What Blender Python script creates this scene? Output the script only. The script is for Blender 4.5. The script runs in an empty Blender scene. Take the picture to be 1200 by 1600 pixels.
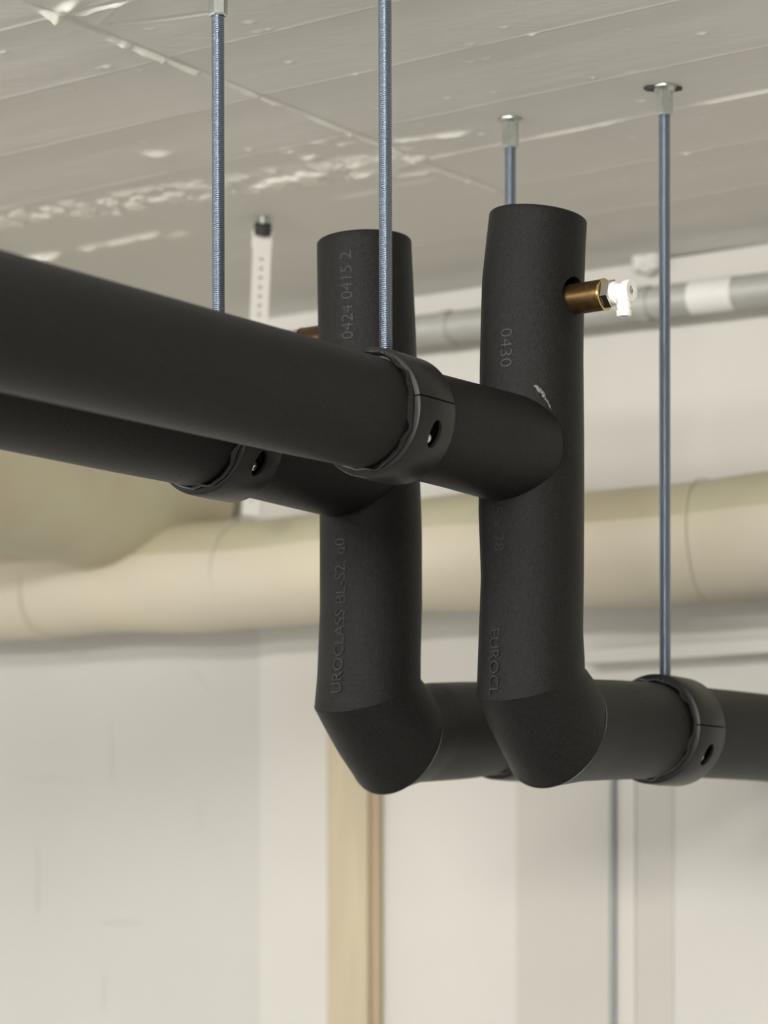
import bpy, bmesh, math, random
import numpy as np
from mathutils import Vector, Matrix

# ------------------------------------------------------------------ camera, world, lights
CZ = 1.75                       # height of the lens above the floor
F, PX0, HY = 4180.0, 600.0, 1440.0   # focal length, centre column and horizon row for a 1200x1600 frame
scene = bpy.context.scene
COL = scene.collection

cam_d = bpy.data.cameras.new('camera')
cam = bpy.data.objects.new('camera', cam_d); COL.objects.link(cam)
cam.location = (0, 0, CZ); cam.rotation_euler = (math.radians(90), 0, 0)
cam_d.sensor_fit = 'AUTO'; cam_d.sensor_width = 36.0
cam_d.lens = F / 1600 * 36.0
cam_d.shift_y = (HY - 800) / 1600
cam_d.clip_start = 0.05
cam_d.dof.use_dof = True; cam_d.dof.focus_distance = 1.98; cam_d.dof.aperture_fstop = 6.0
scene.camera = cam

scene.view_settings.view_transform = 'Standard'
scene.view_settings.look = 'None'
scene.view_settings.gamma = 1.0
scene.view_settings.use_curve_mapping = False
scene.view_settings.exposure = 0.53

world = bpy.data.worlds.new('world'); scene.world = world; world.use_nodes = True
wbg = world.node_tree.nodes['Background']
wbg.inputs[0].default_value = (1.0, 0.98, 0.945, 1); wbg.inputs[1].default_value = 0.80

ALPHA = math.radians(35.7)
U = Vector((math.sin(ALPHA), math.cos(ALPHA), 0))     # the way the pipes run
V = Vector((math.cos(ALPHA), -math.sin(ALPHA), 0))    # across the pipes
Z = Vector((0, 0, 1))
W = Vector((math.sin(math.radians(57.5)), -math.cos(math.radians(57.5)), 0)); W = Vector((0.8434, -0.5373, 0))  # along the back wall
N = Vector((-0.5373, -0.8434, 0))                     # out of the back wall
WALL0 = Vector((0.0355, 2.972, 0))
ZC = 0.696 + CZ                                       # ceiling

def area(name, loc, direction, sx, sy, power, color):
    d = bpy.data.lights.new(name, 'AREA'); d.shape = 'RECTANGLE'; d.size = sx; d.size_y = sy
    d.energy = power; d.color = color
    o = bpy.data.objects.new(name, d); COL.objects.link(o)
    o.location = loc
    o.rotation_euler = Vector(direction).to_track_quat('-Z', 'Y').to_euler()
    return o

def strip(name, centre, aim, length, width, power, color):
    o = area(name, centre, aim, length, width, power, color)
    z = -Vector(aim).normalized(); x = W.copy(); y = z.cross(x).normalized(); x = y.cross(z).normalized()
    o.rotation_euler = Matrix((x, y, z)).transposed().to_euler()
    return o

lp = WALL0 + N * 1.78
strip('tube_lamp_light', lp + W * 0.25 + Z * (ZC - 0.035), (-N * 1.0 - Z * 0.55), 2.6, 0.06, 11, (1.0, 0.965, 0.91))
lp2 = WALL0 + N * 5.2
strip('rear_fill_light', lp2 + W * 1.9 + Z * (ZC - 0.05), (-N * 1.0 - Z * 0.25), 1.8, 0.25, 104, (1.0, 0.975, 0.93))  # added fill behind the camera, placed to bring out sheen on the risers

# ------------------------------------------------------------------ helpers
def P(px, py, Y):
    return Vector(((px - PX0) / F * Y, Y, (HY - py) / F * Y + CZ))

def wallpt(px, off=0.0):
    """ground point of the plane `off` in front of the back wall that lies under picture column px"""
    b = WALL0 + N * off
    k = (px - PX0) / F
    s = (k * b.y - b.x) / (W.x - k * W.y)
    return b + W * s

def obj(name, me, mat=None, parent=None):
    if isinstance(me, bmesh.types.BMesh):
        m = bpy.data.meshes.new(name); me.to_mesh(m); me.free(); me = m
    me.name = name
    o = bpy.data.objects.new(name, me); COL.objects.link(o)
    for m in (mat if isinstance(mat, (list, tuple)) else [mat]):
        if m and len(me.materials) < 4 and m.name not in [q.name for q in me.materials if q]: me.materials.append(m)
    if parent:
        o.parent = parent
        bpy.context.view_layer.update()
        o.matrix_parent_inverse = parent.matrix_world.inverted()
    return o

def thing(name, loc, label, cat, group=None):
    o = bpy.data.objects.new(name, None); COL.objects.link(o)
    o.location = loc; o.empty_display_size = 0.05
    tag(o, label, cat, group)
    bpy.context.view_layer.update()
    return o

def tag(o, label, cat, group=None):
    o['label'] = label; o['category'] = cat
    if group: o['group'] = group
    return o

def struct(o):
    o['kind'] = 'structure'; return o

def smooth(bm, ang=35):
    bm.normal_update()
    for f in bm.faces: f.smooth = True
    for e in bm.edges:
        if len(e.link_faces) == 2 and e.calc_face_angle(0) > math.radians(ang): e.smooth = False
    return bm

def frame_of(d):
    d = Vector(d).normalized()
    ref = Z if abs(d.z) < 0.9 else Vector((1, 0, 0))
    a = ref.cross(d).normalized(); b = d.cross(a).normalized()
    return d, a, b

def loft(bm, rings, cap0=True, cap1=True, closed=True, mat=0):
    vs = [[bm.verts.new(p) for p in r] for r in rings]
    n = len(vs[0]); fs = []
    for i in range(len(vs) - 1):
        for k in range(n if closed else n - 1):
            k2 = (k + 1) % n
            fs.append(bm.faces.new((vs[i][k], vs[i][k2], vs[i + 1][k2], vs[i + 1][k])))
    if cap0: fs.append(bm.faces.new(list(reversed(vs[0]))))
    if cap1: fs.append(bm.faces.new(vs[-1]))
    for f in fs: f.material_index = mat
    return vs

def fix(bm):
    bmesh.ops.recalc_face_normals(bm, faces=bm.faces[:]); return bm

def lathe(bm, origin, d, prof, seg=32, cap0=True, cap1=True, start=0.0):
    """prof: (distance along d, radius)"""
    d, a, b = frame_of(d)
    rings = [[origin + d * s + (a * math.cos(start + 2 * math.pi * k / seg) + b * math.sin(start + 2 * math.pi * k / seg)) * r
              for k in range(seg)] for s, r in prof]
    loft(bm, rings, cap0, cap1)

def box(bm, c, x, y, z, hx, hy, hz):
    vs = []
    for sx in (-1, 1):
        for sy in (-1, 1):
            for sz in (-1, 1):
                vs.append(bm.verts.new(c + x * (sx * hx) + y * (sy * hy) + z * (sz * hz)))
    for q in ((0, 1, 3, 2), (4, 6, 7, 5), (0, 4, 5, 1), (2, 3, 7, 6), (0, 2, 6, 4), (1, 5, 7, 3)):
        bm.faces.new([vs[i] for i in q])

def bevel(bm, w, seg=2):
    bmesh.ops.bevel(bm, geom=bm.edges[:], offset=w, segments=seg, affect='EDGES', profile=0.6)

def baked(o):
    """replace the mesh of o by its evaluated (modifiers applied) mesh"""
    dg = bpy.context.evaluated_depsgraph_get(); dg.update()
    me = bpy.data.meshes.new_from_object(o.evaluated_get(dg))
    o.modifiers.clear(); o.data = me
    return o

def cut(o, cutter_bm):
    c = bpy.data.objects.new('cutter', bpy.data.meshes.new('cutter')); fix(cutter_bm).to_mesh(c.data); cutter_bm.free()
    COL.objects.link(c)
    m = o.modifiers.new('b', 'BOOLEAN'); m.operation = 'DIFFERENCE'; m.solver = 'EXACT'; m.object = c
    baked(o)
    bpy.data.objects.remove(c)
    return o

# ------------------------------------------------------------------ materials
def mat(name, color, rough=0.6, metal=0.0, spec=0.5, vary=0.0, vscale=20.0, bump=0.0, bscale=200.0, bdist=0.001, stretch=None, second=None, coat=0.0):
    m = bpy.data.materials.new(name); m.use_nodes = True
    nt = m.node_tree; b = nt.nodes['Principled BSDF']
    b.inputs['Base Color'].default_value = (*color, 1); b.inputs['Roughness'].default_value = rough
    b.inputs['Metallic'].default_value = metal; b.inputs['Specular IOR Level'].default_value = spec
    if coat: b.inputs['Coat Weight'].default_value = coat
    tc = nt.nodes.new('ShaderNodeTexCoord'); src = tc.outputs['Object']
    if stretch:
        mp = nt.nodes.new('ShaderNodeMapping'); mp.inputs['Rotation'].default_value = (0, 0, stretch[0]); mp.inputs['Scale'].default_value = stretch[1]
        nt.links.new(src, mp.inputs[0]); src = mp.outputs[0]
    if vary:
        n = nt.nodes.new('ShaderNodeTexNoise'); n.inputs['Scale'].default_value = vscale; n.inputs['Detail'].default_value = 5
        r = nt.nodes.new('ShaderNodeMapRange'); r.inputs[1].default_value = 0.3; r.inputs[2].default_value = 0.7
        x = nt.nodes.new('ShaderNodeMix'); x.data_type = 'RGBA'
        c2 = second if second else tuple(c * (1 - vary) for c in color)
        x.inputs[6].default_value = (*color, 1); x.inputs[7].default_value = (*c2, 1)
        nt.links.new(src, n.inputs['Vector']); nt.links.new(n.outputs[0], r.inputs[0]); nt.links.new(r.outputs[0], x.inputs[0])
        nt.links.new(x.outputs[2], b.inputs['Base Color'])
    if bump:
        n = nt.nodes.new('ShaderNodeTexNoise'); n.inputs['Scale'].default_value = bscale; n.inputs['Detail'].default_value = 4
        bp = nt.nodes.new('ShaderNodeBump'); bp.inputs['Strength'].default_value = bump; bp.inputs['Distance'].default_value = bdist
        nt.links.new(src, n.inputs['Vector']); nt.links.new(n.outputs[0], bp.inputs['Height']); nt.links.new(bp.outputs[0], b.inputs['Normal'])
    return m

M = {}
M['foam'] = mat('black_foam_rubber', (0.0155, 0.0155, 0.0147), 0.42, spec=0.19, vary=0.7, vscale=600, bump=0.8, bscale=1100, bdist=0.0008)
M['print'] = mat('embossed_print', (0.020, 0.020, 0.0195), 0.40, spec=0.3)
M['clamp'] = mat('black_clamp_plastic', (0.012, 0.0115, 0.0105), 0.40, spec=0.34, vary=0.3, vscale=60, bump=0.25, bscale=90, bdist=0.001)
M['liner'] = mat('glossy_black_foil', (0.008, 0.008, 0.0078), 0.14, spec=0.45)
M['glue'] = mat('dried_glue', (0.13, 0.13, 0.125), 0.4)
M['zinc'] = mat('zinc_plated_thread', (0.22, 0.265, 0.335), 0.23, metal=1.0)
M['zincnut'] = mat('galvanised_nut', (0.62, 0.645, 0.62), 0.34, metal=1.0, vary=0.25, vscale=120)
M['chrome'] = mat('chrome', (0.62, 0.60, 0.56), 0.10, metal=1.0)
M['brass'] = mat('brown_brass', (0.115, 0.068, 0.027), 0.36, metal=0.85, vary=0.35, vscale=160, stretch=(0, (1, 1, 1)))
M['gold'] = mat('polished_brass', (0.72, 0.50, 0.22), 0.2, metal=1.0)
M['white_plastic'] = mat('white_plastic', (0.90, 0.90, 0.87), 0.35)
M['dark'] = mat('dark_rubber', (0.03, 0.03, 0.03), 0.6)
M['wall'] = mat('white_wall_paint', (0.69, 0.677, 0.635), 0.8, vary=0.04, vscale=5, bump=0.3, bscale=45, bdist=0.002)
M['block'] = mat('white_block_paint', (0.625, 0.615, 0.578), 0.8, vary=0.05, vscale=4, bump=0.4, bscale=30, bdist=0.003)
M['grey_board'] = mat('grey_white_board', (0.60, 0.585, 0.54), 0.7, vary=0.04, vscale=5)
M['pale_board'] = mat('white_board', (0.69, 0.675, 0.63), 0.7, vary=0.03, vscale=5)
M['tan'] = mat('tan_wood', (0.60, 0.52, 0.37), 0.65, vary=0.12, vscale=12, stretch=(0, (6, 6, 0.6)))
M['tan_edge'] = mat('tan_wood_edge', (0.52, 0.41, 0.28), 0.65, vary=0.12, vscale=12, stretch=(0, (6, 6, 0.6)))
M['floor'] = mat('grey_concrete_floor', (0.50, 0.49, 0.47), 0.75, vary=0.2, vscale=3, bump=0.2, bscale=40)
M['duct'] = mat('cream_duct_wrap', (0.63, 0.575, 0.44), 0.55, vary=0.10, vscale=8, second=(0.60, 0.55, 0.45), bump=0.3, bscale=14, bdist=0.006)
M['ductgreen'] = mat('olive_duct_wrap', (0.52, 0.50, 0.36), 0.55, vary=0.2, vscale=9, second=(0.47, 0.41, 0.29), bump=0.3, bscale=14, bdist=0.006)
M['seam'] = mat('brown_seam_tape', (0.40, 0.34, 0.24), 0.5)
M['steel'] = mat('galvanised_conduit', (0.50, 0.50, 0.48), 0.5, metal=0.25, vary=0.15, vscale=30)
M['paper'] = mat('white_sticker', (0.80, 0.79, 0.76), 0.5)
M['strap'] = mat('white_strap_paint', (0.66, 0.645, 0.605), 0.45)
M['ceil'] = None

# ceiling paint: grey white, with a whiter plaster shown by an attribute written on the mesh
def ceil_mat():
    m = bpy.data.materials.new('ceiling_paint'); m.use_nodes = True
    nt = m.node_tree; b = nt.nodes['Principled BSDF']
    b.inputs['Roughness'].default_value = 0.5; b.inputs['Specular IOR Level'].default_value = 0.35
    at = nt.nodes.new('ShaderNodeAttribute'); at.attribute_name = 'plaster'
    tc = nt.nodes.new('ShaderNodeTexCoord')
    mp = nt.nodes.new('ShaderNodeMapping'); mp.inputs['Rotation'].default_value = (0, 0, ALPHA); mp.inputs['Scale'].default_value = (1.0, 7, 1)
    nt.links.new(tc.outputs['Object'], mp.inputs[0])
    n = nt.nodes.new('ShaderNodeTexNoise'); n.inputs['Scale'].default_value = 28; n.inputs['Detail'].default_value = 7
    nt.links.new(mp.outputs[0], n.inputs['Vector'])
    n2 = nt.nodes.new('ShaderNodeTexNoise'); n2.inputs['Scale'].default_value = 3.5; n2.inputs['Detail'].default_value = 4
    nt.links.new(tc.outputs['Object'], n2.inputs['Vector'])
    x = nt.nodes.new('ShaderNodeMix'); x.data_type = 'RGBA'
    x.inputs[6].default_value = (0.80, 0.785, 0.745, 1); x.inputs[7].default_value = (0.74, 0.73, 0.695, 1)
    nt.links.new(n2.outputs[0], x.inputs[0])
    y = nt.nodes.new('ShaderNodeMix'); y.data_type = 'RGBA'; y.inputs[7].default_value = (0.88, 0.86, 0.80, 1)
    nt.links.new(at.outputs['Fac'], y.inputs[0]); nt.links.new(x.outputs[2], y.inputs[6])
    nt.links.new(y.outputs[2], b.inputs['Base Color'])
    bp = nt.nodes.new('ShaderNodeBump'); bp.inputs['Strength'].default_value = 0.3; bp.inputs['Distance'].default_value = 0.0008
    nt.links.new(n.outputs[0], bp.inputs['Height']); nt.links.new(bp.outputs[0], b.inputs['Normal'])
    return m
M['ceil'] = ceil_mat()

# ------------------------------------------------------------------ ceiling
rng = np.random.default_rng(7)
def vnoise(x, y, seed=0):
    xi = np.floor(x).astype(np.int64); yi = np.floor(y).astype(np.int64)
    fx = x - xi; fy = y - yi; fx = fx * fx * (3 - 2 * fx); fy = fy * fy * (3 - 2 * fy)
    def h(i, j):
        n = (i * 374761393 + j * 668265263 + seed * 974634777) & 0x7fffffff
        n = ((n ^ (n >> 13)) * 1274126177) & 0x7fffffff
        return ((n ^ (n >> 16)) & 0xffff) / 65535.0
    return (h(xi, yi) * (1 - fx) + h(xi + 1, yi) * fx) * (1 - fy) + (h(xi, yi + 1) * (1 - fx) + h(xi + 1, yi + 1) * fx) * fy
def fbm(x, y, seed=0, o=4):
    s = 0; a = 1; t = 0
    for i in range(o):
        s = s + a * vnoise(x * 2 ** i, y * 2 ** i, seed + i * 17); t += a; a *= 0.55
    return s / t
def sstep(e0, e1, x):
    t = np.clip((x - e0) / (e1 - e0), 0, 1); return t * t * (3 - 2 * t)

A_ = np.arange(-2.35, -0.95, 0.0016)      # across (along V)
B_ = np.arange(1.48, 2.60, 0.0020)        # along (along U)
aa, bb = np.meshgrid(A_, B_, indexing='ij')
h = np.zeros_like(aa); pl = np.zeros_like(aa)
# fine unevenness of the boards
h += 0.0010 * (fbm(aa * 3, bb * 30, 3) - 0.5) + 0.0012 * (fbm(aa * 9, bb * 9, 5) - 0.5)
# board joints: small steps
wob = 0.004 * (fbm(aa * 4, bb * 0 + 3, 11) - 0.5)
for bj, st in ((1.524, 0.0010), (1.6515, 0.0016), (1.7735, 0.0014), (1.905, 0.0013), (2.13, 0.0008), (2.26, 0.0008)):
    d = bb - bj - wob
    h += st * sstep(-0.0015, 0.0015, d) - st * sstep(0.0, 0.11, d)
    h -= 0.0010 * np.exp(-(d / 0.002) ** 2)
# the joint along the pipes, thick with plaster in places
d = aa + 1.405 - 0.008 * (fbm(bb * 7, aa * 0 + 1, 23) - 0.5)
gate = sstep(0.38, 0.55, fbm(bb * 22, aa * 6, 31)) * (1 - sstep(1.98, 2.20, bb) * 0.75)
fade = 1 - sstep(2.06, 2.24, bb)
rid = np.exp(-(d / (0.0011 + 0.0030 * fbm(bb * 20, aa * 0, 41))) ** 2) * gate * fade
near = sstep(1.86, 1.60, bb) * 0.8 + 0.5
h -= rid * 0.0034 * near; pl += rid * 0.85
h += 0.0016 * np.exp(-((d - 0.004) / 0.0018) ** 2) * fade
h += 0.0013 * sstep(-0.001, 0.002, d) - 0.0013 * sstep(0.002, 0.15, d)
# the joint across, thin
d = bb - 2.008 - 0.004 * (fbm(aa * 6, bb * 0 + 2, 51) - 0.5)
right = sstep(-1.45, -1.36, aa)
g2 = sstep(0.30, 0.6, fbm(aa * 14, bb * 0 + 5, 61)) * right
rid = np.exp(-(d / 0.0035) ** 2) * (0.35 + 0.65 * g2) * right
h -= rid * 0.0022; pl += rid * 0.8
# wide rough patch of plaster that runs up to the crossing
bc = 1.936 + (aa + 1.86) * 0.133
d = (bb - bc)
inb = sstep(0.044, 0.016, np.abs(d)) * sstep(-1.36, -1.46, aa)
lump = sstep(0.40, 0.62, fbm(aa * 62, bb * 58, 71, 3)) * (0.7 + 0.3 * sstep(0.4, 0.6, fbm(aa * 11, bb * 25, 77, 2)))
h -= inb * (0.0036 * lump + 0.0010); pl += inb * (0.85 * lump + 0.12)
# streaks and smears: (a0, b0, a1, b1, width, height)
def streak(a0, b0, a1, b1, w, hh, seed):
    global h, pl
    L = math.hypot(a1 - a0, b1 - b0); ta, tb = (a1 - a0) / L, (b1 - b0) / L
    s = (aa - a0) * ta + (bb - b0) * tb; q = -(aa - a0) * tb + (bb - b0) * ta
    q = q - 0.008 * (fbm(s * 12, s * 0, seed) - 0.5)
    m_ = np.exp(-(q / w) ** 2) * sstep(-0.006, 0.012, s) * sstep(L + 0.006, L - 0.012, s)
    m_ = 1.25 * m_ * (0.5 + 0.5 * sstep(0.35, 0.6, fbm(s * 30, q * 60, seed + 3)))
    h -= hh * m_; pl += m_ * 0.9
def ab(px, py):
    Y = 0.696 * F / (HY - py); X = (px - PX0) / F * Y
    p = Vector((X, Y, 0)); return p.dot(V), p.dot(U)
sd = 100
for x0, y0, x1, y1, w, hh in ((612, 224, 738, 208, .006, .003), (520, 310, 690, 275, .006, .002), (530, 275, 585, 262, .006, .003),
                              (610, 272, 680, 264, .007, .003), (440, 238, 470, 232, .007, .003), (470, 250, 500, 243, .007, .003), (545, 255, 570, 250, .006, .002), (625, 236, 655, 232, .006, .003), (640, 250, 668, 246, .006, .003), (495, 226, 520, 222, .006, .003), (525, 228, 565, 220, .005, .003),
                              (125, 390, 255, 362, .007, .003), (0, 412, 98, 394, .009, .004), (262, 372, 300, 362, .008, .002),
                              (225, 242, 272, 240, .008, .003), (75, 30, 122, 2, .005, .004), (100, 26, 140, 20, .004, .003), (122, 25, 215, 2, .003, .003),
                              (150, 45, 180, 12, .003, .002), (50, 400, 95, 398, .006, .004)):
    a0, b0 = ab(x0, y0); a1, b1 = ab(x1, y1); streak(a0, b0, a1, b1, w, hh, sd); sd += 7
# fine dark cracks
for pts in (((170, 41), (230, 34), (325, 20)),):
    for (x0, y0), (x1, y1) in zip(pts, pts[1:]):
        a0, b0 = ab(x0, y0); a1, b1 = ab(x1, y1)
        L = math.hypot(a1 - a0, b1 - b0); ta, tb = (a1 - a0) / L, (b1 - b0) / L
        s = (aa - a0) * ta + (bb - b0) * tb; q = -(aa - a0) * tb + (bb - b0) * ta
        h += 0.0016 * np.exp(-((q - 0.004 * (fbm(s * 20, s * 0, 9) - 0.5)) / 0.002) ** 2) * (s > 0) * (s < L)
# paint specks
for k in range(170):
    a0 = rng.uniform(A_[0], A_[-1]); b0 = rng.uniform(B_[0], B_[0] + 0.85); r = rng.uniform(0.0013, 0.0030)
    i0, i1 = np.searchsorted(A_, [a0 - .015, a0 + .015]); j0, j1 = np.searchsorted(B_, [b0 - .015, b0 + .015])
    g = np.exp(-(((aa[i0:i1, j0:j1] - a0) / (r * 1.4)) ** 2 + ((bb[i0:i1, j0:j1] - b0) / r) ** 2))
    h[i0:i1, j0:j1] -= g * rng.uniform(0.0006, 0.0020); pl[i0:i1, j0:j1] += g * 0.6
# flatten towards the border so that it meets the plain slab
edge = np.minimum(np.minimum(aa - A_[0], A_[-1] - aa), np.minimum(bb - B_[0], B_[-1] - bb))
h *= sstep(0, 0.03, edge)
na, nb = aa.shape
X = aa * V.x + bb * U.x; Y = aa * V.y + bb * U.y
co = np.stack([X, Y, np.full_like(X, ZC) + h], -1).reshape(-1, 3)
idx = np.arange(na * nb).reshape(na, nb)
q = np.stack([idx[:-1, :-1], idx[:-1, 1:], idx[1:, 1:], idx[1:, :-1]], -1).reshape(-1, 4)
# the plain slab around it
def corner(a, b): return [a * V.x + b * U.x, a * V.y + b * U.y, ZC]
ext = [corner(a, b) for a in (-5.5, A_[0], A_[-1], 3.5) for b in (-3.0, B_[0], B_[-1], 4.5)]
base = na * nb; ef = []
for i in range(3):
    for j in range(3):
        if i == 1 and j == 1: continue
        ef.append([base + i * 4 + j, base + i * 4 + j + 1, base + (i + 1) * 4 + j + 1, base + (i + 1) * 4 + j])
co = np.concatenate([co, np.array(ext)]); faces = np.concatenate([q, np.array(ef)])
me = bpy.data.meshes.new('ceiling')
me.vertices.add(len(co)); me.vertices.foreach_set('co', co.astype(np.float32).ravel())
me.loops.add(faces.size); me.loops.foreach_set('vertex_index', faces.astype(np.int32).ravel())
me.polygons.add(len(faces)); me.polygons.foreach_set('loop_start', np.arange(0, faces.size, 4, dtype=np.int32))
me.polygons.foreach_set('use_smooth', np.ones(len(faces), dtype=bool))
me.update(calc_edges=True)
att = me.attributes.new('plaster', 'FLOAT', 'POINT')
att.data.foreach_set('value', np.concatenate([np.clip(pl, 0, 1).ravel(), np.zeros(len(ext))]).astype(np.float32))
struct(obj('ceiling', me, M['ceil']))

# ------------------------------------------------------------------ walls and floor
def wallend(off):
    return WALL0 + N * off + W * 1.939

def wallbox(name, c, hw, hn, hz, m, bev=0.0):
    bm = bmesh.new(); box(bm, c, W, N, Z, hw, hn, hz)
    if bev: bevel(bm, bev)
    return obj(name, fix(bm), m)

corner0 = wallpt(405)
WH = (ZC) / 2
c = corner0 + W * 1.75 - N * 0.06; c.z = WH
struct(wallbox('wall_back', c, 1.75, 0.06, WH, M['wall'], 0.003))
c = corner0 - W * 1.5 - N * 0.068; c.z = WH
# painted blockwork, set back behind the corner, with low ridges where mortar has run out of the joints
bm = bmesh.new(); box(bm, c, W, N, Z, 1.5, 0.06, WH)
random.seed(4)
def ridge(p0, p1, w, hgt):
    n = 9
    rings = []
    for i in range(n):
        t = i / (n - 1); p = p0.lerp(p1, t); dd = (p1 - p0).normalized(); side = N.cross(dd)
        k = math.sin(math.pi * min(1, max(0.02, t))) ** 0.5 * random.uniform(0.7, 1.1)
        rings.append([p + side * (w * k * math.cos(x)) + N * (hgt * k * math.sin(x)) for x in [math.pi * j / 6 for j in range(7)]])
    loft(bm, rings, False, False, closed=False)
def wp(px, py, off):
    g = wallpt(px, off); return g + Z * ((HY - py) / F * g.y + CZ)
for (x0, y0, x1, y1, w, hgt) in ((58, 1320, 57, 1435, .005, .004), (172, 1120, 174, 1230, .004, .003), (162, 1500, 160, 1590, .004, .003), (310, 1240, 312, 1300, .003, .002),
                                 (20, 1216, 150, 1220, .004, .002), (145, 1440, 235, 1443, .005, .003), (296, 1040, 330, 1085, .004, .002), (0, 1157, 130, 1160, .003, .0015)):
    ridge(wp(x0, y0, -0.0085), wp(x1, y1, -0.0085), w, hgt)
smooth(bm, 40)
struct(obj('wall_left', bm, M['block']))

bm = bmesh.new()
for s in ((-5.5, -3), (-5.5, 4.5), (3.5, 4.5), (3.5, -3)): pass
vs = [bm.verts.new(V * a + U * b) for a, b in ((-5.5, -3), (3.5, -3), (3.5, 4.5), (-5.5, 4.5))]
bm.faces.new(vs)
struct(obj('floor', fix(bm), M['floor']))

# unseen side wall right of the picture, added to block world light from there
bm = bmesh.new(); c = WALL0 + W * 2.0 + N * 2.0; c.z = WH; box(bm, c, W, N, Z, 0.06, 2.0, WH)
struct(obj('wall_right_blocker', fix(bm), M['wall']))

# boards and battens on the back wall
def board(name, x0, x1, z0, z1, depth, m, off=0.0):
    p0 = wallpt(x0, off + depth); p1 = wallpt(x1, off + depth) if x1 < 1600 else wallend(off + depth)
    c = (p0 + p1) / 2 - N * (depth / 2); c.z = (z0 + z1) / 2
    return wallbox(name, c, (p1 - p0).length / 2, depth / 2, (z1 - z0) / 2, m, min(0.002, depth * 0.25))
zt = CZ + 0.30
struct(board('trim_1', 510, 574, 0.0, zt - 0.02, 0.018, M['tan']))
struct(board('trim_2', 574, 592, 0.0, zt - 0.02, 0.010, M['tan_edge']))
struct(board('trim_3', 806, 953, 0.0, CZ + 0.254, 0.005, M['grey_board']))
struct(board('trim_4', 962, 992, 0.0, CZ + 0.254, 0.003, M['pale_board']))
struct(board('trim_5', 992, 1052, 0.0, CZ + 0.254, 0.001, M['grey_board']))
struct(board('trim_6', 905, 1700, CZ + 0.272, CZ + 0.287, 0.034, M['pale_board']))
# thin dark conduit between the boards
pc = wallpt(958, 0.006)
bm = bmesh.new(); lathe(bm, pc, Z, [(0.0, 0.0030), (CZ + 0.254, 0.0030)], 14)
tag(obj('conduit', smooth(fix(bm)), mat('grey_conduit', (0.30, 0.31, 0.32), 0.35, metal=0.5)),
    'thin dark grey vertical conduit on the back wall beside the pale grey board', 'conduit')

# ------------------------------------------------------------------ steel pipe with sticker under the ceiling
t = thing('steel_pipe', wallpt(900, 0.045) + Z * (CZ + 0.647), 'thin grey steel pipe with white sticker on the back wall just under the ceiling', 'pipe')
p0 = wallpt(380, 0.045); p1 = wallend(0.045)
zz = lambda px: CZ + (0.6485 if px < 700 else 0.645)
p0.z = CZ + 0.648; p1.z = CZ + 0.627 - 0.014
bm = bmesh.new(); dd = (p1 - p0); lathe(bm, p0, dd, [(0, 0.0165), (dd.length, 0.0165)], 36)
obj('pipe_body', smooth(fix(bm)), M['steel'], t)
bm = bmesh.new()
q0 = wallpt(1082, 0.045); q1 = wallpt(1150, 0.045)
k0 = (q0 - Vector((p0.x, p0.y, 0))).length; k1 = (q1 - Vector((p0.x, p0.y, 0))).length
lathe(bm, p0 + dd.normalized() * k0, dd, [(0, 0.0171), (k1 - k0, 0.0171)], 36, False, False)
obj('sticker', smooth(fix(bm)), M['paper'], t)['label'] = 'white sticker wrapped round the pipe'
for px in (1010, 700):
    g = wallpt(px, 0.0)
    k = (wallpt(px, 0.045) - Vector((p0.x, p0.y, 0))).length
    bm = bmesh.new(); pp = p0 + dd.normalized() * k
    lathe(bm, pp - dd.normalized() * 0.006, dd, [(0, 0.0178), (0.012, 0.0178)], 30, False, False)
    box(bm, pp - N * 0.031, W, N, Z, 0.006, 0.014, 0.006)
    obj('pipe_clip', smooth(fix(bm)), M['steel'], t)
# blob of white plaster in the ceiling corner
g = wallpt(1012, 0.012); bm = bmesh.new()
bmesh.ops.create_icosphere(bm, subdivisions=3, radius=1.0)
for v in bm.verts:
    n = 1 + 0.25 * math.sin(v.co.x * 5 + 1) * math.cos(v.co.z * 6)
    v.co = g + Z * (ZC - 0.006) + W * (v.co.x * 0.017 * n) + N * (v.co.y * 0.016 * n) + Z * (v.co.z * 0.011 * n)
struct(obj('trim_7', smooth(bm, 80), M['paper']))

# ------------------------------------------------------------------ ventilation duct with its branch
DO = 0.092
def ductpt(px): return wallpt(px, DO)
t = thing('ventilation_duct', ductpt(700) + Z * (CZ + 0.32), 'large cream wrapped ventilation duct running along the back wall with a thick side branch', 'duct')
da = ductpt(-150); db = wallend(DO); dv = db - da
bm = bmesh.new(); n = 190; seg = 56; rings = []
for i in range(n + 1):
    k = i / n; p = da + dv * k; px = PX0 + F * p.x / p.y
    p = p + Z * (CZ + 0.3892 - 0.0085 * min(3.0, max(0, (px - 650)) / 550) + 0.003 * math.sin(px / 90.0) + 0.0057 * max(0, 140 - px) / 140)
    r = 0.0602 + 0.0012 * math.sin(px / 37.0) + 0.0010 * math.sin(px / 61.0 + 2)
    rings.append([p + N * (r * math.cos(a)) + Z * (r * math.sin(a)) for a in [2 * math.pi * j / seg for j in range(seg)]])
vv = loft(bm, rings)
bm.faces.ensure_lookup_table()
for i in range(n):
    for j in range(seg):
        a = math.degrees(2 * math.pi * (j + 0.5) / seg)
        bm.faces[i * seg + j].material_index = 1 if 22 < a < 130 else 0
obj('duct_body', smooth(fix(bm)), [M['duct'], M['ductgreen']], t)
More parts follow.
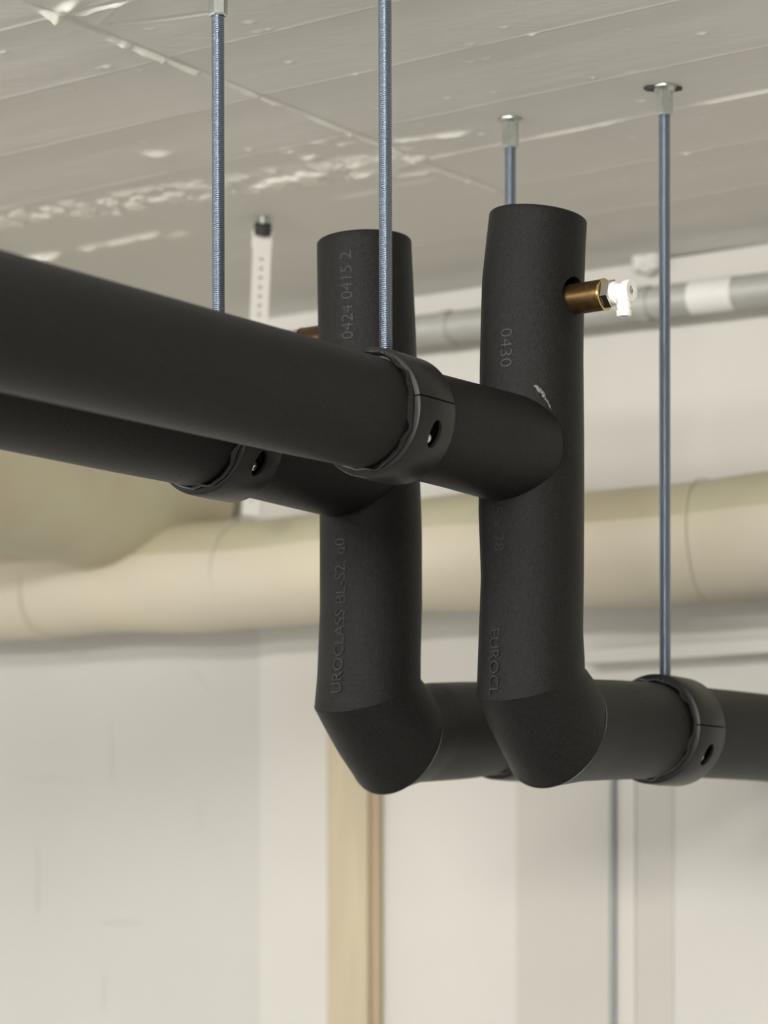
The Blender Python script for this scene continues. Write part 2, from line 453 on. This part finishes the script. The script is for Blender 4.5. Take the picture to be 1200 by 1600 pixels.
# seams of the wrap
for px in (82, 382, 1108):
    p = ductpt(px); p = p + Z * (CZ + 0.3892 - 0.0085 * min(3.0, max(0, (px - 650)) / 550))
    bm = bmesh.new(); rings = []
    for s_, r_ in ((-0.0010, 0.0606), (-0.0006, 0.0618), (0.0006, 0.0618), (0.0010, 0.0606)):
        rings.append([p + W * (s_ + 0.004 * math.sin(a * 2 + px)) + N * (r_ * math.cos(a)) + Z * (r_ * math.sin(a)) for a in [2 * math.pi * j / 48 for j in range(48)]])
    loft(bm, rings, False, False)
    obj('wrap_seam', smooth(fix(bm), 60), M['duct'], t)
# branch: comes towards the room from the upper front of the duct
bp = ductpt(208) + Z * (CZ + 0.493)
bm = bmesh.new(); rings = []; seg = 64
for i in range(41):
    k = i / 40; s = -0.075 + 1.0 * k
    p = bp - U * s - Z * (0.012 * max(0, s))
    r = 0.091 + 0.0015 * math.sin(s * 23)
    rings.append([p + V * (r * math.cos(a)) + Z * (r * math.sin(a)) for a in [2 * math.pi * j / seg for j in range(seg)]])
loft(bm, rings)
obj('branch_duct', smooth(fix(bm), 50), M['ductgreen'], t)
# wall brackets carrying the duct
for px in (30, 560, 1350):
    p = ductpt(px) + Z * (CZ + 0.384); bm = bmesh.new()
    box(bm, p - N * 0.072, W, N, Z, 0.010, 0.0185, 0.010)
    obj('bracket', fix(bm), M['steel'], t)

# ------------------------------------------------------------------ white perforated strap
t0 = P(411, 350, 2.64); t1 = P(392, 804, 2.80)
ax = (t1 - t0).normalized(); sx = Vector((1, 0, 0)); sx = (sx - ax * sx.dot(ax)).normalized(); sy = ax.cross(sx)
t = thing('perforated_strap', t0, 'white perforated hanger strap on the ceiling behind the long black pipe', 'strap')
bm = bmesh.new(); L = (t1 - t0).length
box(bm, t0 + ax * (0.012 + (L - .012) / 2), sx, ax, sy, 0.0092, (L - 0.012) / 2, 0.0012)
so = obj('strap_band', fix(bm), M['strap'], t)
cb = bmesh.new(); k = 0.035
while k < L - 0.01:
    lathe(cb, t0 + ax * k - sy * 0.01, sy, [(0, 0.0020), (0.02, 0.0020)], 12); k += 0.0095
so.data.materials[0] = M['strap']; mm = so.matrix_parent_inverse.copy()
cut(so, cb)
bm = bmesh.new(); box(bm, t0 + ax * 0.016 - sy * 0.003, sx, ax, sy, 0.0105, 0.009, 0.003); bevel(bm, 0.0012)
obj('strap_clip', fix(bm), M['strap'], t)
bm = bmesh.new(); lathe(bm, t0 + ax * 0.004, -ax, [(-0.006, 0.0085), (0.004, 0.0085), (0.005, 0.007)], 20)
obj('rubber_cap', smooth(fix(bm)), M['dark'], t)['label'] = 'dark cap at the top of the strap'
top = Vector((t0.x, t0.y, ZC + 0.001)); bm = bmesh.new(); lathe(bm, t0, top - t0, [(0, 0.0045), ((top - t0).length, 0.0045)], 16)
obj('hook', smooth(fix(bm)), M['zincnut'], t)

# ------------------------------------------------------------------ black insulated pipes
def interp(tab, x):
    xs = [q[0] for q in tab]
    return [float(np.interp(x, xs, [q[k] for q in tab])) for k in range(1, len(tab[0]))]

T8 = math.tan(math.radians(22.5))
def segment(bm, stations, d, n0=None, n1=None, seg=72, cap0=True, cap1=True, jit=0.0, sd=1):
    """tube through stations (centre, radius) with cross-sections square to d, ends cut by the planes (point, normal) n0 / n1"""
    d, a, b = frame_of(d); rnd = np.random.default_rng(sd)
    s0 = stations[0][0].dot(d); s1 = stations[-1][0].dot(d)
    def off(pl, p):
        if pl is None: return 0.0
        q, n = pl; return (q - p).dot(n) / d.dot(n)
    rings = []
    ph = rnd.uniform(0, 6.28, 4)
    for c, r in stations:
        k = (c.dot(d) - s0) / (s1 - s0); ring = []
        reach = min(0.09, s1 - s0)
        w0 = max(0.0, 1 - k * (s1 - s0) / reach); w1 = max(0.0, 1 - (1 - k) * (s1 - s0) / reach)
        for j in range(seg):
            th = 2 * math.pi * j / seg
            rr = r * (1 + jit * (math.sin(3 * th + ph[0] + 9 * k) + math.sin(5 * th + ph[1] - 14 * k) * 0.6))
            e = a * math.cos(th) * rr + b * math.sin(th) * rr
            p = c + e
            p = p + d * (w0 * (off(n0, stations[0][0] + e)) + w1 * off(n1, stations[-1][0] + e))
            ring.append(p)
        rings.append(ring)
    loft(bm, rings, cap0, cap1)
    return bm

def emboss(bm, text, size, x_of, psi0, upward, ax_fn, squeeze=1.0):
    """raised print on a riser: x_of = world z of the first character, psi0 = angle to the side seen from the camera"""
    cu = bpy.data.curves.new('t', 'FONT'); cu.body = text; cu.size = size; cu.resolution_u = 3; cu.align_y = 'CENTER'
    cu.offset = -size * 0.014; cu.extrude = 0.00022
    o = bpy.data.objects.new('t', cu); COL.objects.link(o)
    dg = bpy.context.evaluated_depsgraph_get(); dg.update()
    me = bpy.data.meshes.new_from_object(o.evaluated_get(dg)); bpy.data.objects.remove(o); bpy.data.curves.remove(cu)
    vs = []
    for v in me.vertices:
        z = x_of + (v.co.x * squeeze if upward else -v.co.x * squeeze)
        cx, cy, r = ax_fn(z)
        psi = psi0 + (-v.co.y if upward else v.co.y) / r
        rr = r + v.co.z + 0.00012
        vs.append(bm.verts.new((cx + rr * math.sin(psi), cy - rr * math.cos(psi), z)))
    for p in me.polygons:
        try: f = bm.faces.new([vs[i] for i in p.vertices]); f.material_index = 1
        except ValueError: pass
    bpy.data.meshes.remove(me)

def pipe_set(R0, spec):
    """R0: foot of the riser on the ground (x, y)"""
    gx, gy = R0.x, R0.y
    def zy(py): return (HY - py) / F * gy + CZ
    def axr(z):
        py = HY - (z - CZ) / gy * F
        x, wd = interp(spec['riser'], py)
        return (x - PX0) / F * gy, gy, wd / 2 / F * gy
    t = thing('insulated_pipe', Vector((gx, gy, CZ + 0.1)), spec['label'], 'pipe', 'insulated black pipes')
    zs1 = CZ + spec['z1']; zs2 = CZ + spec['z2']; d2 = spec['d2']; r2 = spec['r2']
    n1 = (U * math.sin(math.pi / 8) - Z * math.cos(math.pi / 8)); n2 = (U * math.cos(math.pi / 8) - Z * math.sin(math.pi / 8))
    cx, cy, r1 = axr(zs1)
    C1 = Vector((cx, cy, zs1)); C2 = Vector((cx, cy, 0)) + U * d2 + Z * zs2
    # riser, from its lower mitre up to the slightly slanting open top
    st = []; ztop = zy(spec['ytop'])
    N_ = 70
    for i in range(N_ + 1):
        z = zs1 + (ztop - zs1) * i / N_; x, y, r = axr(z); st.append((Vector((x, y, z)), r))
    x, y, r = axr(ztop)
    for dz, k in ((0.0006, 0.995), (0.0012, 0.985), (0.0018, 0.965)): st.append((Vector((x, y, ztop + dz)), r * k))
    bm = bmesh.new()
    segment(bm, st, Z, n0=(C1, n1), n1=(st[-1][0], Vector((spec['tilt'], 0.0, 1)).normalized()), jit=0.004, sd=spec['sd'])
    smooth(fix(bm))
    ro = obj('riser', bm, [M['foam'], M['print']], t)
    ro.data.materials.clear(); ro.data.materials.append(M['foam']); ro.data.materials.append(M['print'])
    # the hole for the drain valve
    s = spec['valve']
    cb = bmesh.new(); vz = CZ + 0.4775
    lathe(cb, Vector((cx, cy, vz)) + V * (s * 0.020), V * s, [(0, 0.0142), (0.05, 0.0142)], 40)
    cut(ro, cb)
    # writing
    bm = bmesh.new(); bm.from_mesh(ro.data)
    for txt, size, py, psi, up, sq in spec['text']:
        emboss(bm, txt, size, zy(py), math.radians(psi), up, axr, sq)
    bm.to_mesh(ro.data); bm.free()
    # elbow piece
    bm = bmesh.new(); st = []
    dE = (C2 - C1).normalized()
    for i in range(9):
        k = i / 8; st.append((C1.lerp(C2, k), r1 + (r2 - r1) * k + 0.0012 * math.sin(math.pi * k)))
    segment(bm, st, dE, n0=(C1, n1), n1=(C2, n2), jit=0.003, sd=spec['sd'] + 1)
    obj('elbow', smooth(fix(bm)), M['foam'], t)
    # pale glue line along the mitre between elbow and lower run
    bm = bmesh.new(); d_, a_, b_ = frame_of(dE); rings = []
    for k in range(49):
        th = 2 * math.pi * k / 48; e = (V * math.cos(th) + dE.cross(V) * math.sin(th)) * (r2 + 0.0003)
        p = C2 + e - dE * (e.dot(n2) / dE.dot(n2)); o_ = e.normalized()
        w_ = 0.00028 * (0.55 + 0.45 * math.sin(5 * th + spec['sd']))
        rings.append([p + (o_ * math.cos(x) + n2 * math.sin(x)) * w_ for x in (0, 1.57, 3.14, 4.71)])
    loft(bm, rings)
    obj('glue_line', smooth(fix(bm), 80), M['glue'], t)['label'] = 'thin pale glue line at the bend'
    # lower run to the wall
    bm = bmesh.new(); st = []
    low = spec['low']
    tw = (WALL0 + N * 0.001 - Vector((cx, cy, 0))).dot(N) / U.dot(N); ts = np.linspace(d2, tw, 90)
    for tt in ts:
        zz_, r = interp(low, tt); st.append((Vector((cx, cy, 0)) + U * tt + Z * (CZ + zz_), r))
    segment(bm, st, U, n0=(st[0][0], n2), n1=(st[-1][0], N), jit=0.005, sd=spec['sd'] + 2)
    obj('lower_run', smooth(fix(bm)), M['foam'], t)
    # upper run towards the viewer
    bm = bmesh.new(); st = []
    up = spec['up']
    for tt in np.linspace(2.4, 0.019, 240):
        zz_, r = interp(up, tt); st.append((Vector((gx, gy, 0)) - U * tt + Z * (CZ + zz_), r))
    segment(bm, st, U, jit=0.003, sd=spec['sd'] + 3)
    obj('upper_run', smooth(fix(bm)), M['foam'], t)
    return t, axr

RF = Vector((0.1131, 2.064, 0)); RB = Vector((-0.0117, 2.154, 0))
TCU, TCL = 0.1915, 0.2085     # where the clamps sit on the upper and the lower runs
def pinch(base, tc, extra=()):
    return base
front = dict(label='front of the two insulated black pipes, with the brass drain valve at its right side', sd=3,
    riser=((325, 841, 152), (345, 840, 153), (380, 837, 155), (440, 833, 160), (560, 831, 162), (680, 830.5, 164), (800, 830, 165), (900, 831.5, 161), (1000, 829, 164), (1045, 829.5, 168), (1110, 829, 172)),
    ytop=343, tilt=0.10, z1=0.1850, z2=0.1480, d2=0.037, r2=0.0445, valve=1,
    text=(("EUROCL", 0.0135, 987, -46, False, 1.0), ("25 x 28", 0.0135, 786, -42, False, 1.0), ("0430", 0.0145, 527, -33, False, 1.05),),
    low=((0.037, 0.1480, 0.0440), (0.08, 0.1525, 0.0412), (0.116, 0.1549, 0.0405), (0.175, 0.1580, 0.0398), (0.208, 0.1595, 0.0378), (0.24, 0.1605, 0.0385), (0.30, 0.1615, 0.0385), (0.38, 0.1630, 0.0385), (0.75, 0.167, 0.039)),
    up=((0.0, 0.3612, 0.0412), (0.05, 0.3606, 0.0408), (0.10, 0.3608, 0.0398), (0.16, 0.3606, 0.0390), (0.1915, 0.3602, 0.0380), (0.22, 0.3598, 0.0395), (0.30, 0.3590, 0.0402), (0.585, 0.3565, 0.0404), (1.06, 0.352, 0.0404)))
rear = dict(label='rear of the two insulated black pipes, mostly behind the long front one', sd=13,
    riser=((362, 569, 147), (383, 569, 148), (520, 573.5, 153), (640, 576, 156), (760, 577.5, 158), (830, 579, 160), (950, 580, 160), (1040, 577, 162), (1090, 574, 167), (1120, 573, 168)),
    ytop=380, tilt=-0.03, z1=0.1836, z2=0.1465, d2=0.040, r2=0.0440, valve=-1,
    text=(("UROCLASS BL-S2, d0", 0.0140, 1090, -35, True, 0.98), ("0424 0415 2", 0.0140, 546, -22, True, 1.0)),
    low=((0.040, 0.1475, 0.0436), (0.0745, 0.1565, 0.0420), (0.1527, 0.1635, 0.0410), (0.2077, 0.1680, 0.0378), (0.24, 0.1705, 0.0392), (0.3, 0.1730, 0.040), (0.43, 0.1767, 0.040), (0.69, 0.1856, 0.0398), (0.75, 0.187, 0.0398)),
    up=((0.0, 0.3625, 0.0412), (0.05, 0.3615, 0.0406), (0.10, 0.3618, 0.0400), (0.1915, 0.3616, 0.0380), (0.22, 0.3615, 0.0395), (0.30, 0.3612, 0.0402), (0.425, 0.3608, 0.0404), (1.06, 0.3600, 0.0404)))
pf, axf = pipe_set(RF, front)
pr, axb = pipe_set(RB, rear)

# dried glue at the joint of the front branch
bm = bmesh.new(); random.seed(9)
def on_riser(px, py, lift):
    p = P(px, py, 2.064); y = 2.064
    for _ in range(5):
        q = P(px, py, y); cx, cy, r = axf(q.z)
        y = cy - math.sqrt(max(1e-6, r * r - (q.x - cx) ** 2)) - lift
    return P(px, py, y)
path = [(836, 604, 4, 4), (841, 608, 6, 5), (846, 613, 5, 4), (850, 619, 3.5, 3), (854, 626, 2.6, 3), (858, 633, 2.2, 3), (861, 640, 0.6, 1)]
for (x0, y0, w0, _), (x1, y1, w1, _) in zip(path, path[1:]):
    for k in range(5):
        t_ = k / 5; x = x0 + (x1 - x0) * t_; y = y0 + (y1 - y0) * t_; w = w0 + (w1 - w0) * t_
        x += random.uniform(-.35, .35) * w; y += random.uniform(-.35, .35) * w * 0.7
        m_ = bmesh.ops.create_icosphere(bm, subdivisions=2, radius=1.0); q = on_riser(x, y, 0.0)
        rr = 0.00022 * w * random.uniform(0.5, 1.1) + 0.0002
        for v in m_['verts']: v.co = q + Vector((v.co.x * rr * 1.3, v.co.y * rr * 0.6, v.co.z * rr * 1.4 - v.co.x * rr * 0.5))
obj('glue_smear', smooth(bm, 60), M['glue'], pf)['label'] = 'pale smear of dried glue at the branch joint'

# thin light glue lines where the foam pieces meet
# ------------------------------------------------------------------ pipe hangers
PITCH = 0.0015
def rod_mesh(name, p0, p1, r):
    L = (p1 - p0).length; d, a, b = frame_of(p1 - p0)
    n = int(L / (PITCH / 4)); seg = 16
    s = np.arange(n + 1) * (PITCH / 4); th = np.arange(seg) * 2 * math.pi / seg
    S, T = np.meshgrid(s, th, indexing='ij')
    ph = (S / PITCH - T / (2 * math.pi)) % 1.0
    tri = 1 - np.abs(ph * 2 - 1)
    R = r - 0.00085 * (1 - np.clip(tri * 1.35, 0, 1))
    d_, a_, b_ = (np.array(q) for q in (d, a, b))
    co = np.array(p0) + S[..., None] * d_ + (np.cos(T) * R)[..., None] * a_ + (np.sin(T) * R)[..., None] * b_
    idx = np.arange((n + 1) * seg).reshape(n + 1, seg); nx = np.roll(idx, -1, axis=1)
    q = np.stack([idx[:-1], nx[:-1], nx[1:], idx[1:]], -1).reshape(-1, 4)
    me = bpy.data.meshes.new(name)
    me.vertices.add(co.reshape(-1, 3).shape[0]); me.vertices.foreach_set('co', co.astype(np.float32).ravel())
    me.loops.add(q.size); me.loops.foreach_set('vertex_index', q.astype(np.int32).ravel())
    me.polygons.add(len(q)); me.polygons.foreach_set('loop_start', np.arange(0, q.size, 4, dtype=np.int32))
    me.polygons.foreach_set('use_smooth', np.ones(len(q), dtype=bool)); me.update(calc_edges=True)
    return me

def shell(th0, th1, c, ax, Ro, Ri, hw, edge):
    """half shell of the clamp from angle th0 to th1 (0 = V side, 90 = up) around axis ax"""
    bm = bmesh.new(); seg = 44
    prof = [(-hw, Ri), (-hw, Ro - edge), (-hw + edge * 0.35, Ro - edge * 0.3), (-hw + edge, Ro), (0, Ro + 0.0003), (hw - edge, Ro), (hw - edge * 0.35, Ro - edge * 0.3), (hw, Ro - edge),
            (hw, Ri), (hw - 0.0022, Ri), (hw - 0.0022, Ro - 0.0024), (-hw + 0.0022, Ro - 0.0024), (-hw + 0.0022, Ri)]
    rings = []
    for k in range(seg + 1):
        t_ = math.radians(th0 + (th1 - th0) * k / seg); e = V * math.cos(t_) + Z * math.sin(t_)
        rings.append([c + ax * s + e * r for s, r in prof])
    loft(bm, rings)
    return smooth(fix(bm), 30)

def hanger(label, G, tpos, runtab, sgn, rodtop_px, split, hole, anchor='disc', hw=0.0225, nut=0.0225):
    zc, r_in = interp(runtab, tpos)
    c = G + U * (sgn * tpos) + Z * (CZ + zc)
    t = thing('pipe_hanger', c, label, 'hanger', 'pipe hangers with threaded rods')
    Ro = 0.0458
    topY = c.y
    topx = (rodtop_px - PX0) / F * topY
    p_top = Vector((topx, c.y, ZC - 0.004)); p_bot = c + Z * (Ro - 0.0015)
    obj('threaded_rod', rod_mesh('threaded_rod', p_bot, p_top, 0.0049), M['zinc'], t)
    # ceiling anchor: hexagon sleeve under a flange
    dn = (p_bot - p_top).normalized(); base = Vector((p_top.x, p_top.y, ZC))
    bm = bmesh.new()
    hexs = [(0.0012, 0.0072), (nut - 0.0013, 0.0072), (nut, 0.0064), (nut, 0.0056), (nut - 0.003, 0.0053)]
    lathe(bm, base, dn, hexs, 6, True, True, start=0.35)
    an = obj('ceiling_anchor', smooth(fix(bm), 20), M['zincnut'], t)
    bm = bmesh.new(); lathe(bm, base + Z * 0.0008, dn, [(0, 0.0105), (0.0014, 0.0103), (0.0022, 0.0088), (0.0040, 0.0070)], 28)
    obj('flange', smooth(fix(bm)), M['zincnut'], an)
    if anchor == 'torn':
        bm = bmesh.new(); m = 26; random.seed(5)
        lo = []
        for k in range(m):
            a = 2 * math.pi * k / m; q = 1 + 0.09 * math.sin(3 * a) + random.uniform(-0.12, 0.12)
            lo.append(base + Vector((math.cos(a) * 0.0152 * q - 0.0015, math.sin(a) * 0.0065 * q, -0.0014)))
        loft(bm, [lo, [q + Z * 0.003 for q in lo]])
        obj('washer', smooth(fix(bm)), M['dark'], an)['label'] = 'torn dark washer'
    # the two half shells
    hw_ = hw
    up = obj('clamp_shell', shell(split + 0.7, split + 180, c, U, Ro, r_in + 0.0008, hw_, 0.0024), M['clamp'], t)
    lo = obj('clamp_shell', shell(split - 180, split - 0.7, c, U, Ro, r_in + 0.0008, hw_, 0.0024), M['clamp'], t)
    # slot in the lower half
    th = math.radians(hole); e = V * math.cos(th) + Z * math.sin(th); tan = -V * math.sin(th) + Z * math.cos(th)
    cb = bmesh.new()
    ring0 = []
    for k in range(28):
        a = 2 * math.pi * k / 28
        ring0.append((math.cos(a) * 0.0062 + sgn * 0.0, math.sin(a) * 0.0098))
    loft(cb, [[c + e * (Ro - 0.006) + U * x + tan * y for x, y in ring0], [c + e * (Ro + 0.006) + U * x * 1.1 + tan * y * 1.1 for x, y in ring0]])
    cut(lo, cb); lo.data.materials.clear(); lo.data.materials.append(M['clamp'])
    sm = bmesh.new(); sm.from_mesh(lo.data); smooth(sm, 30); sm.to_mesh(lo.data); sm.free()
    bm = bmesh.new(); sc = c + e * (Ro - 0.0052) - tan * 0.0045 - U * 0.0005
    lathe(bm, sc, e, [(0, 0.0036), (0.0014, 0.0036), (0.0022, 0.0028), (0.0026, 0.0014)], 18)
    obj('screw', smooth(fix(bm)), M['chrome'], lo)['label'] = 'bright screw inside the slot of the clamp'
    # crinkled foil lining that shows at both ends
    bm = bmesh.new(); rings = []
    rnd = np.random.default_rng(int(rodtop_px) + 5); ph = rnd.uniform(0, 6.28, 6)
    for s, r, j in ((-hw_ - 0.0042, r_in + 0.0016, 1.0), (-hw_ - 0.0050, r_in + 0.0028, 1.2), (-hw_ - 0.0030, r_in + 0.0042, 0.9), (-hw_ + 0.0035, r_in + 0.0030, 0.2), (0, r_in + 0.0012, 0), (hw_ - 0.0035, r_in + 0.0026, 0.2), (hw_ + 0.0012, r_in + 0.0030, 0.5), (hw_ + 0.0018, r_in + 0.0008, 0.3)):
        ring = []
        for k in range(72):
            a = 2 * math.pi * k / 72
            w = 0.0012 * j * (math.sin(3 * a + ph[0]) * 0.6 + math.sin(7 * a + ph[1]) * 0.5 + math.sin(13 * a + ph[2]) * 0.45 + math.sin(19 * a + ph[3]) * 0.3)
            ring.append(c + U * (s + w * 0.9) + (V * math.cos(a) + Z * math.sin(a)) * (r + w))
        rings.append(ring)
    loft(bm, rings, False, False)
    obj('foil_lining', smooth(fix(bm), 60), M['liner'], t)['label'] = 'glossy crinkled black foil between clamp and pipe'
    return t

hanger('threaded rod hanger whose clamp holds the long upper arm of the front pipe', RF, TCU, front['up'], -1, 601.3, 9, -22, 'disc')
hanger('threaded rod hanger that drops behind the long upper pipe, leftmost rod', RB, TCU, rear['up'], -1, 340.5, 9, -31, 'disc', nut=0.0198)
hanger('threaded rod hanger holding the lower arm of the front pipe at the far right', RF, TCL, front['low'], 1, 1038.2, 2, -29, 'torn', nut=0.0232)
hanger('threaded rod hanger that drops behind the cut top of the front riser', RB, TCL, rear['low'], 1, 797.5, 2, -29, 'disc', nut=0.0244)

# ------------------------------------------------------------------ drain valves
def valve(label, G, s):
    d = V * s; z = Z * (CZ + 0.4747); o = G + z
    t = thing('drain_valve', o + d * 0.04, label, 'valve', 'brass drain valves on the risers')
    bm = bmesh.new(); lathe(bm, o, d, [(0.028, 0.0117), (0.0655, 0.0117), (0.0662, 0.0113)], 40)
    obj('brass_sleeve', smooth(fix(bm)), M['brass'], t)['label'] = 'brown brass sleeve'
    bm = bmesh.new(); lathe(bm, o, d, [(0.0655, 0.0112), (0.0660, 0.0121), (0.0672, 0.0121), (0.0678, 0.0114)], 40)
    obj('collar', smooth(fix(bm)), M['gold'], t)['label'] = 'shiny brass collar'
    bm = bmesh.new(); lathe(bm, o, d, [(0.0676, 0.0100), (0.0682, 0.0113), (0.0738, 0.0113), (0.0744, 0.0102)], 6, start=0.3)
    obj('hexagon_nut', smooth(fix(bm), 20), M['chrome'], t)['label'] = 'chrome hexagon nut'
    bm = bmesh.new(); lathe(bm, o, d, [(0.0740, 0.0080), (0.0750, 0.0086), (0.0772, 0.0086), (0.0780, 0.0068), (0.0840, 0.0064), (0.0846, 0.0080), (0.0852, 0.0084), (0.0895, 0.0084), (0.0902, 0.0078), (0.0902, 0.0036), (0.0890, 0.0034)], 36)
    b = obj('tap_body', smooth(fix(bm)), M['white_plastic'], t); b['label'] = 'white plastic tap body'
    bm = bmesh.new(); lathe(bm, o, d, [(0.0885, 0.0033), (0.0896, 0.0032), (0.0902, 0.0020), (0.0896, 0.0008)], 24)
    obj('screw', smooth(fix(bm)), M['chrome'], b)
    so = o + d * 0.0835
    bm = bmesh.new(); lathe(bm, so, -Z, [(0.002, 0.0050), (0.0095, 0.0050), (0.0100, 0.0058), (0.0128, 0.0054), (0.0130, 0.0050), (0.0142, 0.0050), (0.0145, 0.0060), (0.0188, 0.0056), (0.0192, 0.0050), (0.0192, 0.0030), (0.0150, 0.0030)], 28)
    obj('spout', smooth(fix(bm)), M['white_plastic'], t)['label'] = 'white ribbed hose spout pointing down'
    return t
valve('brass drain valve with white plastic tap, standing out to the right of the front riser', RF, 1)
valve('brass drain valve half hidden behind the long upper pipe, left of the rear riser', RB, -1)
